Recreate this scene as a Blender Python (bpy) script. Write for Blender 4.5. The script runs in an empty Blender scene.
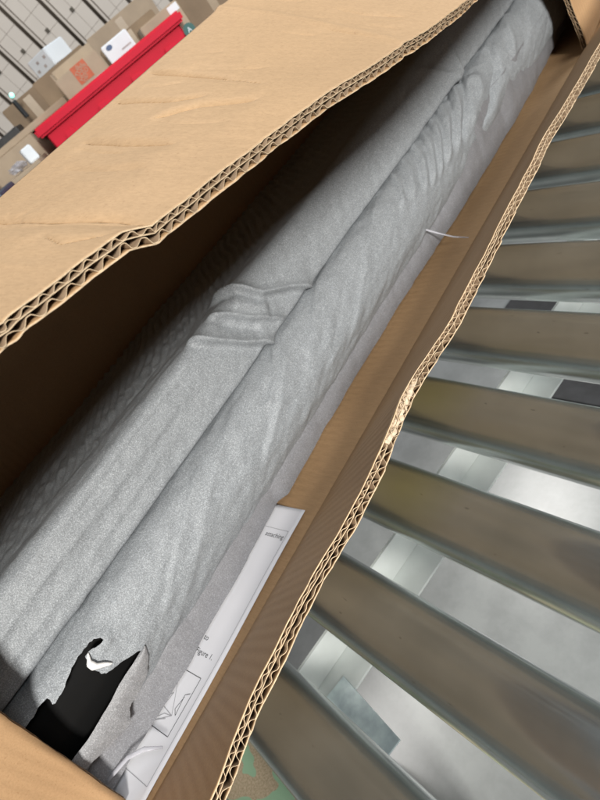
import bpy, bmesh, math, random
import numpy as np
from mathutils import Matrix, Vector

random.seed(7)
C = bpy.context.scene.collection
S = bpy.context.scene

# ------------------------------------------------------------------ camera
ZC = 1.0255                       # lens height above the floor; rollers' tops at 0.75
cam_d = bpy.data.cameras.new('camera')
cam = bpy.data.objects.new('camera', cam_d)
C.objects.link(cam)
S.camera = cam
cam.matrix_world = Matrix(((0.67601, -0.02695, 0.7364, 0), (0.49402, 0.75807, -0.42576, 0),
                           (-0.54677, 0.65161, 0.52578, ZC), (0, 0, 0, 1)))
cam_d.sensor_fit = 'VERTICAL'
cam_d.sensor_height = 36
cam_d.lens = 27.0
cam_d.clip_start = 0.01
cam_d.clip_end = 100
cam_d.dof.use_dof = True
cam_d.dof.focus_distance = 0.27
cam_d.dof.aperture_fstop = 28

# ------------------------------------------------------------------ light
world = bpy.data.worlds.new('World')
S.world = world
world.use_nodes = True
bg_node = world.node_tree.nodes['Background']
bg_node.inputs[0].default_value = (0.95, 0.97, 1.0, 1)
bg_node.inputs[1].default_value = 0.125


def area(name, loc, target, sx, sy, power, col):
    d = bpy.data.lights.new(name, 'AREA')
    d.shape = 'RECTANGLE'
    d.size, d.size_y, d.energy, d.color = sx, sy, power, col
    o = bpy.data.objects.new(name, d)
    C.objects.link(o)
    o.location = loc
    o.rotation_euler = (Vector(target) - Vector(loc)).to_track_quat('-Z', 'Y').to_euler()
    return o


area('dock_light', (3.1, -1.75, ZC + 1.78), (-0.35, 0.2, 0.85), 0.6, 0.6, 318, (1.0, 0.965, 0.91))
area('ceiling_light', (2.6, 0.6, ZC + 3.3), (-0.3, 0.3, 0.8), 2.2, 2.2, 105, (0.94, 0.975, 1.0))
area('far_fill', (1.4, 4.2, ZC + 3.0), (-0.3, 0.5, 0.85), 1.4, 1.4, 150, (0.88, 0.95, 1.0))  # unseen cool fill, added to brighten the far end and the bottom flap
area('aisle_light', (-3.4, 3.7, 5.5), (-3.4, 3.7, 0), 0.9, 1.6, 85, (1.0, 0.98, 0.94))
area('aisle_light', (-4.2, 0.5, 5.5), (-4.2, 0.5, 0), 0.7, 1.3, 55, (1.0, 0.98, 0.94))

S.view_settings.view_transform = 'Standard'
S.view_settings.look = 'None'
S.view_settings.gamma = 1
S.view_settings.exposure = 0
S.render.engine = 'CYCLES'

# GEOM BEGIN ---------------------------------------------------------------- pure numpy shape functions
XH, AT = -0.295, 0.0087            # opening plane of the box, depth of its top panel below the lens
BI = 0.2685                        # depth of the box floor (inside)
FW = 0.1355                        # flap width
TH = 0.0058                        # double-wall board
YN, YF = -0.19, 0.86               # box ends


def smooth01(t):
    t = np.clip(t, 0, 1)
    return t * t * (3 - 2 * t)


_rng = np.random.RandomState(3)
_tab = _rng.rand(256, 256)


def vnoise(x, y):
    x = np.asarray(x, float); y = np.asarray(y, float)
    xi = np.floor(x).astype(int); yi = np.floor(y).astype(int)
    fx = x - xi; fy = y - yi
    fx = fx * fx * (3 - 2 * fx); fy = fy * fy * (3 - 2 * fy)
    g = lambda a, b: _tab[a & 255, b & 255]
    return ((g(xi, yi) * (1 - fx) + g(xi + 1, yi) * fx) * (1 - fy) +
            (g(xi, yi + 1) * (1 - fx) + g(xi + 1, yi + 1) * fx) * fy) * 2 - 1


def fbm(x, y, o=3):
    r = 0; a = 1
    for k in range(o):
        r = r + a * vnoise(x * 2 ** k + 17 * k, y * 2 ** k + 31 * k); a *= 0.5
    return r


def polydist(px, py, pts):
    """signed distance to a polyline and the parameter 0..1 along it"""
    best = np.full(px.shape, 1e9); sg = np.zeros(px.shape); tt = np.zeros(px.shape)
    L = [math.hypot(pts[i + 1][0] - pts[i][0], pts[i + 1][1] - pts[i][1]) for i in range(len(pts) - 1)]
    tot = sum(L); acc = 0
    for i in range(len(pts) - 1):
        ax, ay = pts[i]; bx, by = pts[i + 1]
        dx, dy = bx - ax, by - ay
        t = np.clip(((px - ax) * dx + (py - ay) * dy) / (L[i] ** 2 + 1e-12), 0, 1)
        ex = px - ax - t * dx; ey = py - ay - t * dy
        d = np.hypot(ex, ey)
        m = d < best
        best = np.where(m, d, best)
        sg = np.where(m, np.sign(dx * ey - dy * ex), sg)
        tt = np.where(m, (acc + t * L[i]) / tot, tt)
        acc += L[i]
    return best, sg, tt


def folds(px, py, lst):
    """sum of creases: (amp, width, step, [(x, y) ...]); a ridge plus a soft step on one side"""
    r = np.zeros(px.shape)
    for amp, wd, step, pts in lst:
        d, sg, t = polydist(px, py, pts)
        taper = smooth01(t / 0.18 + 0.05) * smooth01((1 - t) / 0.18 + 0.05)
        r += taper * amp * np.exp(-(d / wd) ** 1.35)
        if step:
            r += taper * step * sg * (1 - np.exp(-(d / wd) ** 2)) * np.exp(-d / (wd * 5))
    return r


def catmull(pts, n=24):
    P = [np.array(p, float) for p in pts]
    P = [2 * P[0] - P[1]] + P + [2 * P[-1] - P[-2]]
    out = []
    for i in range(1, len(P) - 2):
        for k in range(n):
            t = k / n
            a, b, c, d = P[i - 1], P[i], P[i + 1], P[i + 2]
            out.append(0.5 * (2 * b + (c - a) * t + (2 * a - 5 * b + 4 * c - d) * t * t + (3 * b - a - 3 * c + d) * t ** 3))
    out.append(P[-2])
    return np.array(out)


def arc_profile(pts):
    q = catmull(pts)
    L = np.concatenate([[0], np.cumsum(np.hypot(*np.diff(q, axis=0).T))])
    return q, L


# flap angle below horizontal along the box, measured at the free edge
UF_Y = np.array([-0.19, 0.039, 0.066, 0.083, 0.0875, 0.092, 0.117, 0.143, 0.175, 0.21, 0.255, 0.333, 0.45, 0.86])
UF_A = np.radians([5.5, 6.9, 8.4, 9.4, 10.3, 11.3, 12.4, 14.2, 16.2, 19.2, 23.2, 29.9, 34.0, 38.0])
LF_Y = np.array([-0.19, -0.033, 0.0, 0.043, 0.077, 0.113, 0.135, 0.154, 0.207, 0.268, 0.323, 0.38, 0.426, 0.495, 0.86])
LF_A = np.radians([34.5, 35.3, 37.1, 38.2, 37.9, 38.0, 38.9, 39.6, 38.9, 39.2, 39.8, 40.3, 40.0, 39.5, 38.5])

UF_FOLDS = [(-0.0010, 0.0022, 0.0008, [(0.0, 0.1), (0.017, 0.099), (0.08, 0.0935), (0.117, 0.0945), (0.14, 0.091)]),
            (0.0012, 0.003, 0.0, [(-0.02, 0.302), (0.06, 0.2835), (0.123, 0.2625), (0.15, 0.25)]),
            (-0.0015, 0.0022, 0.0008, [(0.0, 0.226), (0.035, 0.218), (0.077, 0.207)]),
            (-0.0014, 0.0020, 0.0007, [(0.0, 0.1965), (0.056, 0.1875), (0.08, 0.19)]),
            (-0.0015, 0.0022, 0.0008, [(0.058, 0.168), (0.079, 0.18), (0.11, 0.185)]),
            (-0.0015, 0.0022, 0.0008, [(0.02, 0.157), (0.06, 0.149), (0.1, 0.1455)]),
            (-0.0008, 0.0030, 0.0003, [(0.03, 0.135), (0.07, 0.128), (0.1, 0.127)]),
            (0.0004, 0.002, 0.0, [(0.04, 0.073), (0.09, 0.066), (0.13, 0.064)])]
_cr = np.random.RandomState(12)
for i_ in range(22):
    v_ = _cr.uniform(0.0, 0.11); y_ = _cr.uniform(0.04, 0.32); l_ = _cr.uniform(0.02, 0.06)
    UF_FOLDS.append((_cr.uniform(-0.0007, -0.0002), 0.0018, 0.0002, [(v_, y_), (v_ + l_ * 0.5, y_ - l_ * 0.12 + _cr.uniform(-0.002, 0.002)), (v_ + l_, y_ - l_ * _cr.uniform(-0.02, 0.25))]))
LF_FOLDS = []


def upper_flap(y, v):
    """middle surface of the upper flap: v runs from the hinge to the free edge; returns (..., 3) relative to the lens"""
    sk = 0.10 * v                                  # creases run slightly askew across the board
    a = np.interp(y + sk * 0, UF_Y, UF_A)
    t = v / FW
    bow = 0.003 * np.sin(np.pi * np.clip(t, 0, 1)) * (0.6 + 0.4 * np.sin(9 * y))
    x = XH + v * np.cos(a) + bow * np.sin(a)
    z = -AT - TH / 2 - v * np.sin(a) + bow * np.cos(a)
    z = z + folds(v, y, UF_FOLDS) + 0.0006 * fbm(v * 22, y * 18) * np.clip(v / 0.03, 0, 1)
    return np.stack([x, y + 0 * x, z], -1)


def lower_flap(y, v):
    a = np.interp(y, LF_Y, LF_A)
    hump = 0.0007 * fbm(y * 24, v * 8 + 3) * np.clip(v / 0.04, 0, 1)
    x = XH + 0.008 + v * np.cos(a) - hump * np.sin(a)
    z = -BI - TH / 2 + v * np.sin(a) + hump * np.cos(a)
    z = z + folds(v, y, LF_FOLDS)
    return np.stack([x, y + 0 * x, z], -1)


UP_PTS = [(-0.487, 0.163), (-0.43, 0.155), (-0.385, 0.1495), (-0.360, 0.1468), (-0.3475, 0.1455), (-0.3400, 0.1485),
          (-0.3365, 0.157), (-0.3335, 0.168), (-0.3308, 0.178), (-0.3296, 0.1838), (-0.3330, 0.1868), (-0.348, 0.1885)]
LO_PTS = [(-0.352, 0.1900), (-0.341, 0.1892), (-0.3305, 0.1893), (-0.3210, 0.1930), (-0.3145, 0.2020), (-0.3110, 0.214), (-0.3105, 0.223),
          (-0.3128, 0.234), (-0.3188, 0.2445), (-0.330, 0.250), (-0.346, 0.2515)]
UP_Q, UP_L = arc_profile(UP_PTS)
LO_Q, LO_L = arc_profile(LO_PTS)
UP_FOLDS = [(0.0055, 0.0021, 0.0030, [(0.135, 0.200), (0.157, 0.2145), (0.173, 0.225), (0.187, 0.246), (0.206, 0.2685)]),
            (0.0046, 0.0018, 0.0018, [(0.152, 0.182), (0.164, 0.195), (0.177, 0.204), (0.2, 0.226)]),
            (0.0058, 0.0022, 0.0032, [(0.150, 0.160), (0.168, 0.174), (0.185, 0.1875), (0.208, 0.2115)]),
            (0.0036, 0.008, 0.0, [(0.160, 0.203), (0.172, 0.2115), (0.185, 0.222)]),
            (-0.0028, 0.006, 0.0, [(0.160, 0.184), (0.176, 0.1935), (0.190, 0.205)]),
            (0.0040, 0.006, -0.0030, [(0.14, 0.59), (0.157, 0.579), (0.182, 0.567), (0.207, 0.56)]),
            (0.0025, 0.004, 0.0, [(0.162, 0.513), (0.18, 0.534), (0.207, 0.564)]),
            (0.0012, 0.003, 0.0006, [(0.178, -0.15), (0.174, 0.0), (0.177, 0.15)]),
            (-0.0010, 0.003, 0.0, [(0.168, 0.02), (0.166, 0.09), (0.170, 0.16)]),
            (0.0010, 0.004, 0.0, [(0.170, 0.24), (0.168, 0.33), (0.172, 0.45)]),
            (0.0012, 0.0025, 0.0, [(0.186, -0.1), (0.188, 0.02), (0.184, 0.12)])]
FAN = [((0.022, 0.405), (0.053, 0.372)), ((0.020, 0.423), (0.056, 0.3825)), ((0.021, 0.4485), (0.062, 0.402)), ((0.019, 0.4725), (0.067, 0.4125)),
       ((0.018, 0.4935), (0.067, 0.4285)), ((0.019, 0.513), (0.067, 0.4420)), ((0.018, 0.5450), (0.066, 0.4640)), ((0.018, 0.5805), (0.071, 0.4815))]
LO_FOLDS = []
for i_, (p_, q_) in enumerate(FAN):
    k_ = 0.6 + 0.09 * i_
    m_ = ((p_[0] + q_[0]) / 2 + 0.002, (p_[1] + q_[1]) / 2 + 0.004)
    LO_FOLDS.append((-0.0026 * k_, 0.0017 + 0.0002 * i_, 0.0007, [p_, m_, q_]))
    if i_ + 1 < len(FAN):
        p2, q2 = FAN[i_ + 1]
        pr = ((p_[0] + p2[0]) / 2, (p_[1] + p2[1]) / 2)
        qr = ((q_[0] + q2[0]) / 2 + 0.003, (q_[1] + q2[1]) / 2 - 0.006)
        mr = ((pr[0] + qr[0]) / 2 + 0.002, (pr[1] + qr[1]) / 2 + 0.004)
        LO_FOLDS.append((0.0024 * k_, 0.0030, 0.0, [pr, mr, qr]))
LO_FOLDS += [
            (0.0040, 0.011, 0.0, [(0.035, 0.575), (0.055, 0.560), (0.068, 0.510)]),
            (-0.0045, 0.004, 0.0030, [(0.030, 0.625), (0.055, 0.600), (0.070, 0.560), (0.076, 0.510)]),
            (0.0030, 0.006, 0.0, [(0.02, 0.70), (0.044, 0.657), (0.07, 0.6255)]),
            (0.0020, 0.0018, 0.0010, [(0.030, 0.205), (0.035, 0.1995), (0.048, 0.18), (0.058, 0.155)]),
            (0.0016, 0.0020, 0.0012, [(0.038, 0.206), (0.043, 0.1995), (0.06, 0.168), (0.078, 0.1215)]),
            (-0.0007, 0.0022, 0.0008, [(0.019, 0.291), (0.049, 0.2235), (0.065, 0.1905)]),
            (0.0010, 0.0030, 0.0, [(0.035, 0.15), (0.055, 0.09), (0.085, 0.02)]),
            (0.0010, 0.0025, 0.0006, [(0.04, 0.10), (0.058, 0.05), (0.08, 0.005)]),
            (-0.0006, 0.0030, 0.0, [(0.035, 0.33), (0.055, 0.27), (0.09, 0.18)]),
            (0.0012, 0.0030, 0.0006, [(0.03, 0.38), (0.05, 0.32), (0.085, 0.24)])]


def wrap_point(Q, L, s, y, disp):
    x = np.interp(s, L, Q[:, 0]); b = np.interp(s, L, Q[:, 1])
    e = 0.002
    x2 = np.interp(s + e, L, Q[:, 0]); b2 = np.interp(s + e, L, Q[:, 1])
    x1 = np.interp(s - e, L, Q[:, 0]); b1 = np.interp(s - e, L, Q[:, 1])
    tx, tb = x2 - x1, b2 - b1
    n = np.hypot(tx, tb) + 1e-12
    nx, nb = tb / n, -tx / n                       # outward
    return np.stack([x + nx * disp, y + 0 * x, -(b + nb * disp)], -1)


def upper_wrap(s, y):
    d = 0.0007 * fbm(s * 60, y * 9) + 0.0004 * fbm(s * 150 + y * 60, y * 70 - s * 40, 2)
    d = d + 0.0016 * vnoise(y * 9, s * 14)
    d = d + 0.0011 * np.sin((y * 0.75 + s * 0.55) * 900 + 3 * vnoise(y * 30, s * 40)) * smooth01((0.126 - s) / 0.02) * (0.6 + 0.4 * vnoise(y * 14, s * 30))
    d = d + folds(s + 0.0121, y, UP_FOLDS)
    d = d * smooth01((UP_L[-1] - 0.008 - s) / 0.012)
    return wrap_point(UP_Q, UP_L, s, y, d)


def lower_wrap(s, y):
    d = 0.0007 * fbm(s * 60 + 40, y * 9) + 0.0005 * fbm(s * 140 + y * 70, y * 60 - s * 50 + 5, 2)
    d = d + 0.0022 * vnoise(y * 7 + 3, s * 12)
    d = d + folds(s + 0.0102, y, LO_FOLDS)
    far = smooth01((y - 0.45) / 0.2)
    d = d + far * 0.0015 * vnoise(y * 22, s * 26)
    d = d * smooth01((s - 0.006) / 0.010)
    return wrap_point(LO_Q, LO_L, s, y, d)
# GEOM END


def to_world(P):
    P = np.array(P, float)
    P[..., 2] += ZC
    return P


# ------------------------------------------------------------------ materials
def nodes_of(m):
    m.use_nodes = True
    nt = m.node_tree
    return nt, nt.nodes['Principled BSDF']


def ramp(nt, src, stops):
    r = nt.nodes.new('ShaderNodeValToRGB')
    e = r.color_ramp.elements
    while len(e) < len(stops):
        e.new(0.5)
    for i, (p, c) in enumerate(stops):
        e[i].position = p
        e[i].color = (c[0], c[1], c[2], 1)
    nt.links.new(src, r.inputs[0])
    return r.outputs[0]


def noise(nt, vec, scale, detail=3, rough=0.55, dist=0.0):
    n = nt.nodes.new('ShaderNodeTexNoise')
    n.inputs['Scale'].default_value = scale
    n.inputs['Detail'].default_value = detail
    n.inputs['Roughness'].default_value = rough
    n.inputs['Distortion'].default_value = dist
    nt.links.new(vec, n.inputs['Vector'])
    return n.outputs['Fac']


def coords(nt, scale=(1, 1, 1), kind='Object', rot=(0, 0, 0)):
    t = nt.nodes.new('ShaderNodeTexCoord')
    mp = nt.nodes.new('ShaderNodeMapping')
    mp.inputs['Scale'].default_value = scale
    mp.inputs['Rotation'].default_value = rot
    nt.links.new(t.outputs[kind], mp.inputs[0])
    return mp.outputs[0]


def mix(nt, a, b, fac, mode='MIX'):
    m = nt.nodes.new('ShaderNodeMix')
    m.data_type = 'RGBA'
    m.blend_type = mode
    for sock, val in ((m.inputs['Factor'], fac), (m.inputs['A'], a), (m.inputs['B'], b)):
        if isinstance(val, (int, float)):
            sock.default_value = val
        elif isinstance(val, tuple):
            sock.default_value = (*val, 1)
        else:
            nt.links.new(val, sock)
    return m.outputs['Result']


def bump(nt, bs, h, strength, dist, prev=None):
    b = nt.nodes.new('ShaderNodeBump')
    b.inputs['Strength'].default_value = strength
    b.inputs['Distance'].default_value = dist
    nt.links.new(h, b.inputs['Height'])
    if prev:
        nt.links.new(prev, b.inputs['Normal'])
    nt.links.new(b.outputs[0], bs.inputs['Normal'])
    return b.outputs[0]


def mat(name, col, rough=0.6, metal=0.0, var=0.0, scale=40, spec=None, bmp=0.0):
    m = bpy.data.materials.new(name)
    nt, bs = nodes_of(m)
    bs.inputs['Roughness'].default_value = rough
    bs.inputs['Metallic'].default_value = metal
    if spec is not None:
        bs.inputs['Specular IOR Level'].default_value = spec
    v = coords(nt)
    n = noise(nt, v, scale)
    if var:
        c = ramp(nt, n, [(0.3, tuple(x * (1 - var) for x in col)), (0.7, tuple(min(1, x * (1 + var)) for x in col))])
        nt.links.new(c, bs.inputs['Base Color'])
    else:
        bs.inputs['Base Color'].default_value = (*col, 1)
    if bmp:
        bump(nt, bs, n, bmp, 0.001)
    return m


def kraft(name, col, stripe=0.25, axis='Y', pitch=0.0065):
    m = bpy.data.materials.new(name)
    nt, bs = nodes_of(m)
    bs.inputs['Roughness'].default_value = 0.62
    bs.inputs['Specular IOR Level'].default_value = 0.28
    v = coords(nt)
    big = noise(nt, v, 9, 4)
    fib = noise(nt, coords(nt, (140, 900, 900)), 1.0, 3, 0.7)
    sp = noise(nt, v, 900, 2)
    c1 = ramp(nt, big, [(0.3, tuple(x * 0.93 for x in col)), (0.7, tuple(x * 1.05 for x in col))])
    c2 = mix(nt, c1, ramp(nt, fib, [(0.25, (0.80, 0.79, 0.77)), (0.65, (1.03, 1.03, 1.03))]), 0.75, 'MULTIPLY')
    c3 = mix(nt, c2, ramp(nt, sp, [(0.60, (1, 1, 1)), (0.75, (0.72, 0.66, 0.6))]), 0.6, 'MULTIPLY')
    # faint scuffs
    sc = noise(nt, coords(nt, (60, 14, 60), rot=(0, 0, 0.5)), 1.0, 5, 0.7)
    c4 = mix(nt, c3, ramp(nt, sc, [(0.62, (1, 1, 1)), (0.74, (1.12, 1.12, 1.13))]), 0.6, 'MULTIPLY')
    nt.links.new(c4, bs.inputs['Base Color'])
    w = nt.nodes.new('ShaderNodeTexWave')
    w.bands_direction = axis
    w.inputs['Scale'].default_value = 0.314 / pitch
    w.inputs['Distortion'].default_value = 0.4
    w.inputs['Detail'].default_value = 1
    nt.links.new(v, w.inputs['Vector'])
    b1 = bump(nt, bs, w.outputs['Fac'], stripe, 0.0003)
    bump(nt, bs, fib, 0.25, 0.0002, b1)
    return m


M = {}
M['kraft'] = kraft('kraft_board', (0.37, 0.243, 0.135), 0.22)
M['kraft_in'] = kraft('kraft_board_inside', (0.42, 0.265, 0.140), 0.55)
M['kraft_z'] = kraft('kraft_board_upright', (0.35, 0.205, 0.105), 0.12, 'Z')
M['flute'] = mat('flute_paper', (0.16, 0.105, 0.06), 0.75, var=0.15, scale=300)  # brown medium, deepened further to paint the shade inside the open cells
M['cut'] = mat('cut_paper_edge', (0.52, 0.39, 0.25), 0.8, var=0.2, scale=700)
M['torn'] = mat('torn_paper', (0.47, 0.37, 0.265), 0.85, var=0.35, scale=420)


def foam_mat(name, base, dark, spark=1.0):
    m = bpy.data.materials.new(name)
    nt, bs = nodes_of(m)
    v = coords(nt)
    fine = noise(nt, v, 1500, 2, 0.65)
    med = noise(nt, v, 520, 3, 0.6)
    rip = noise(nt, coords(nt, (330, 60, 330), rot=(0.5, 0.2, 0.65)), 1.0, 2, 0.5)
    c = ramp(nt, med, [(0.30, tuple(0.6 * d_ + 0.4 * b_ for d_, b_ in zip(dark, base))), (0.70, base)])
    c = mix(nt, c, ramp(nt, fine, [(0.38, (0.66, 0.66, 0.66)), (0.56, (1.0, 1.0, 1.0)), (0.70, (1.6, 1.6, 1.6))]), 0.9 * spark, 'MULTIPLY')
    nt.links.new(c, bs.inputs['Base Color'])
    bs.inputs['Roughness'].default_value = 0.42
    bs.inputs['Specular IOR Level'].default_value = 0.38
    b1 = bump(nt, bs, rip, 0.22, 0.0007)
    b2 = bump(nt, bs, med, 0.15, 0.0004, b1)
    bump(nt, bs, fine, 0.8 * spark, 0.0004, b2)
    return m


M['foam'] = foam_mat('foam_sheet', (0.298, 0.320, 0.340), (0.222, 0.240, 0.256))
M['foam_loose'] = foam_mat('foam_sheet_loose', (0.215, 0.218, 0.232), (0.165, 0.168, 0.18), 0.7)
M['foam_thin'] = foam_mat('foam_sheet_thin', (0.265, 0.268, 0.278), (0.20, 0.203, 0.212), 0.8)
M['foam_white'] = mat('foam_torn', (0.85, 0.85, 0.84), 0.5, var=0.1, scale=600)
M['black'] = mat('black_board', (0.006, 0.006, 0.006), 0.75, spec=0.1)


def roller_mat(painted_refl=None):
    m = bpy.data.materials.new('roller_zinc')
    nt, bs = nodes_of(m)
    v = coords(nt, (14, 260, 260))
    st = noise(nt, v, 1.0, 5, 0.65)
    bl = noise(nt, coords(nt), 18, 4)
    sp = noise(nt, coords(nt, (120, 420, 420)), 1.0, 2, 0.5)
    c = ramp(nt, bl, [(0.3, (0.40, 0.43, 0.425)), (0.7, (0.52, 0.555, 0.55))])
    c = mix(nt, c, ramp(nt, st, [(0.3, (0.94, 0.94, 0.94)), (0.7, (1.03, 1.03, 1.03))]), 0.4, 'MULTIPLY')
    c = mix(nt, c, ramp(nt, sp, [(0.72, (1, 1, 1)), (0.78, (0.45, 0.43, 0.42))]), 0.7, 'MULTIPLY')
    if painted_refl is not None:  # soft yellow reflection mixed into the zinc colour
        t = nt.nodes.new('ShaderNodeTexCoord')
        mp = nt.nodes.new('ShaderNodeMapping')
        mp.inputs['Location'].default_value = (-painted_refl * 21, 0.0, -0.018 * 40)
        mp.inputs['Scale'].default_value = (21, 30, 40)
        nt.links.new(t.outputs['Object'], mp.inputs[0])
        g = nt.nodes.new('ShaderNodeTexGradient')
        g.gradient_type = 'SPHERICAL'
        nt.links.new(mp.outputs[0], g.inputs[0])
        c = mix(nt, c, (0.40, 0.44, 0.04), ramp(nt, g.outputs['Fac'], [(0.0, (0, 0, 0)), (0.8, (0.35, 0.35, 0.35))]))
    nt.links.new(c, bs.inputs['Base Color'])
    bs.inputs['Metallic'].default_value = 0.93
    r = ramp(nt, st, [(0.3, (0.19, 0.19, 0.19)), (0.7, (0.26, 0.26, 0.26))])
    nt.links.new(r, bs.inputs['Roughness'])
    b1 = bump(nt, bs, st, 0.03, 0.0002)
    mic = noise(nt, coords(nt, (90, 1500, 1500)), 1.0, 3, 0.7)
    bump(nt, bs, mic, 0.05, 0.0001, b1)
    return m


M['roller'] = roller_mat()
M['steel'] = mat('galvanised_steel', (0.60, 0.62, 0.60), 0.45, 0.8, 0.12, 30)
M['rail'] = mat('painted_rail', (0.72, 0.76, 0.74), 0.45, 0.0, 0.08, 20)
M['dark'] = mat('dark_rubber', (0.02, 0.021, 0.023), 0.5, var=0.3)
M['paper'] = mat('white_paper', (0.74, 0.74, 0.775), 0.55, var=0.03, scale=20)
M['ink'] = mat('printing_ink', (0.04, 0.04, 0.045), 0.7)
M['ink_grey'] = mat('printing_ink_grey', (0.35, 0.35, 0.37), 0.7)


def film_mat():
    m = bpy.data.materials.new('clear_film')
    nt, bs = nodes_of(m)
    bs.inputs['Base Color'].default_value = (0.55, 0.55, 0.60, 1)
    bs.inputs['Roughness'].default_value = 0.25
    bs.inputs['Alpha'].default_value = 0.55
    return m


M['film'] = film_mat()


# ------------------------------------------------------------------ mesh helpers
def link(name, me, m, parent=None):
    o = bpy.data.objects.new(name, me)
    C.objects.link(o)
    if m is not None and not me.materials:
        me.materials.append(m)
    if parent is not None:
        o.parent = parent
        o.matrix_parent_inverse = parent.matrix_basis.inverted()
    return o


def thing(name, label, cat, loc=(0, 0, 0), group=None):
    o = bpy.data.objects.new(name, None)
    o.empty_display_size = 0.05
    C.objects.link(o)
    o.location = loc
    tag(o, label, cat, group)
    return o


def tag(o, label, cat, group=None):
    o['label'] = label
    o['category'] = cat
    if group:
        o['group'] = group
    return o


def pydata(name, V, F, m, parent=None, smooth=False):
    me = bpy.data.meshes.new(name)
    me.from_pydata([tuple(map(float, v)) for v in V], [], F)
    me.validate()
    if smooth:
        me.polygons.foreach_set('use_smooth', [True] * len(me.polygons))
    me.update()
    return link(name, me, m, parent)


def gidx(nu, nv, off=0, flip=False):
    i = np.arange(nu - 1)[:, None] * nv + np.arange(nv - 1)[None, :] + off
    q = np.stack([i, i + nv, i + nv + 1, i + 1], -1).reshape(-1, 4)
    if flip:
        q = q[:, ::-1]
    return q.tolist()


def grid_normals(P):
    du = np.gradient(P, axis=0)
    dv = np.gradient(P, axis=1)
    n = np.cross(du, dv)
    return n / (np.linalg.norm(n, axis=-1, keepdims=True) + 1e-12)


def shell(name, A, B, m, parent, smooth=True, edge=None):
    """closed thin solid between two grids of equal shape"""
    nu, nv = A.shape[:2]
    V = np.concatenate([A.reshape(-1, 3), B.reshape(-1, 3)])
    o = nu * nv
    F = gidx(nu, nv) + gidx(nu, nv, o, True)
    for j in (0, nv - 1):
        for i in range(nu - 1):
            a, b = i * nv + j, (i + 1) * nv + j
            F.append([a, a + o, b + o, b] if j == 0 else [a, b, b + o, a + o])
    for i in (0, nu - 1):
        for j in range(nv - 1):
            a, b = i * nv + j, i * nv + j + 1
            F.append([a, b, b + o, a + o] if i == 0 else [a, a + o, b + o, b])
    ob = pydata(name, V, F, m, parent, False)
    me = ob.data
    sm = [True] * (2 * (nu - 1) * (nv - 1)) + [False] * (len(me.polygons) - 2 * (nu - 1) * (nv - 1))
    if edge is not None and len(sm) == len(me.polygons):
        me.materials.append(edge)
        me.polygons.foreach_set('material_index', [0 if k else 1 for k in sm])
    if smooth and len(sm) == len(me.polygons):
        me.polygons.foreach_set('use_smooth', sm)
    return ob


def box_bm(bm, c, size, rot=None):
    r = bmesh.ops.create_cube(bm, size=1.0)
    vs = r['verts']
    bmesh.ops.scale(bm, vec=size, verts=vs)
    if rot is not None:
        bmesh.ops.rotate(bm, cent=(0, 0, 0), matrix=rot, verts=vs)
    bmesh.ops.translate(bm, vec=c, verts=vs)
    return vs


def bm_obj(name, bm, m, parent=None, bevel=0.0, segs=2):
    if bevel:
        bmesh.ops.bevel(bm, geom=list(bm.edges), offset=bevel, segments=segs, affect='EDGES', profile=0.6)
    me = bpy.data.meshes.new(name)
    bm.to_mesh(me)
    bm.free()
    return link(name, me, m, parent)


def boxo(name, c, size, m, parent=None, bevel=0.0, rot=None):
    bm = bmesh.new()
    box_bm(bm, c, size, rot)
    return bm_obj(name, bm, m, parent, bevel)


def tube(name, pts, radii, m, parent=None, seg=8):
    """swept tube along points"""
    pts = [Vector(p) for p in pts]
    V, F = [], []
    up = Vector((0, 0, 1))
    for i, p in enumerate(pts):
        t = (pts[min(i + 1, len(pts) - 1)] - pts[max(i - 1, 0)]).normalized()
        a = t.cross(up)
        if a.length < 1e-4:
            a = t.cross(Vector((1, 0, 0)))
        a.normalize()
        b = a.cross(t)
        rr = radii[i] if isinstance(radii, list) else (radii, radii)
        for k in range(seg):
            w = 2 * math.pi * k / seg
            V.append(p + a * math.cos(w) * rr[0] + b * math.sin(w) * rr[1])
    for i in range(len(pts) - 1):
        for k in range(seg):
            F.append([i * seg + k, i * seg + (k + 1) % seg, (i + 1) * seg + (k + 1) % seg, (i + 1) * seg + k])
    F.append(list(range(seg))[::-1])
    F.append(list(range((len(pts) - 1) * seg, len(pts) * seg)))
    return pydata(name, V, F, m, parent, True)


# ------------------------------------------------------------------ floor
bm = bmesh.new()
bmesh.ops.create_grid(bm, x_segments=2, y_segments=2, size=14)


def floor_mat():
    m = bpy.data.materials.new('polished_concrete')
    nt, bs = nodes_of(m)
    v = coords(nt)
    a = noise(nt, v, 1.7, 5)
    b = noise(nt, v, 14, 5, 0.65)
    c = ramp(nt, a, [(0.3, (0.17, 0.18, 0.18)), (0.7, (0.32, 0.335, 0.33))])
    c = mix(nt, c, ramp(nt, b, [(0.35, (0.75, 0.75, 0.75)), (0.6, (1.05, 1.05, 1.05))]), 0.6, 'MULTIPLY')
    nt.links.new(c, bs.inputs['Base Color'])
    bs.inputs['Roughness'].default_value = 0.22
    bs.inputs['Specular IOR Level'].default_value = 0.8
    return m


fl = bm_obj('floor', bm, floor_mat())
fl['kind'] = 'structure'

# ------------------------------------------------------------------ roller conveyor
UA = math.radians(-10.7)
UD = Vector((math.cos(UA), math.sin(UA), 0))        # along a roller
VD = Vector((-math.sin(UA), math.cos(UA), 0))       # along the conveyor
RR, ZR = 0.0235, ZC - 0.299
PITCH, V0 = 0.0762, 0.0329
UL, UR = -0.72, -0.005
conv = thing('roller_conveyor', 'zinc plated gravity roller conveyor carrying the long open carton', 'conveyor', (-0.36, 0.3, 0))


def uv(u, v, z):
    p = UD * u + VD * v
    return Vector((p.x, p.y, z))


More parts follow.
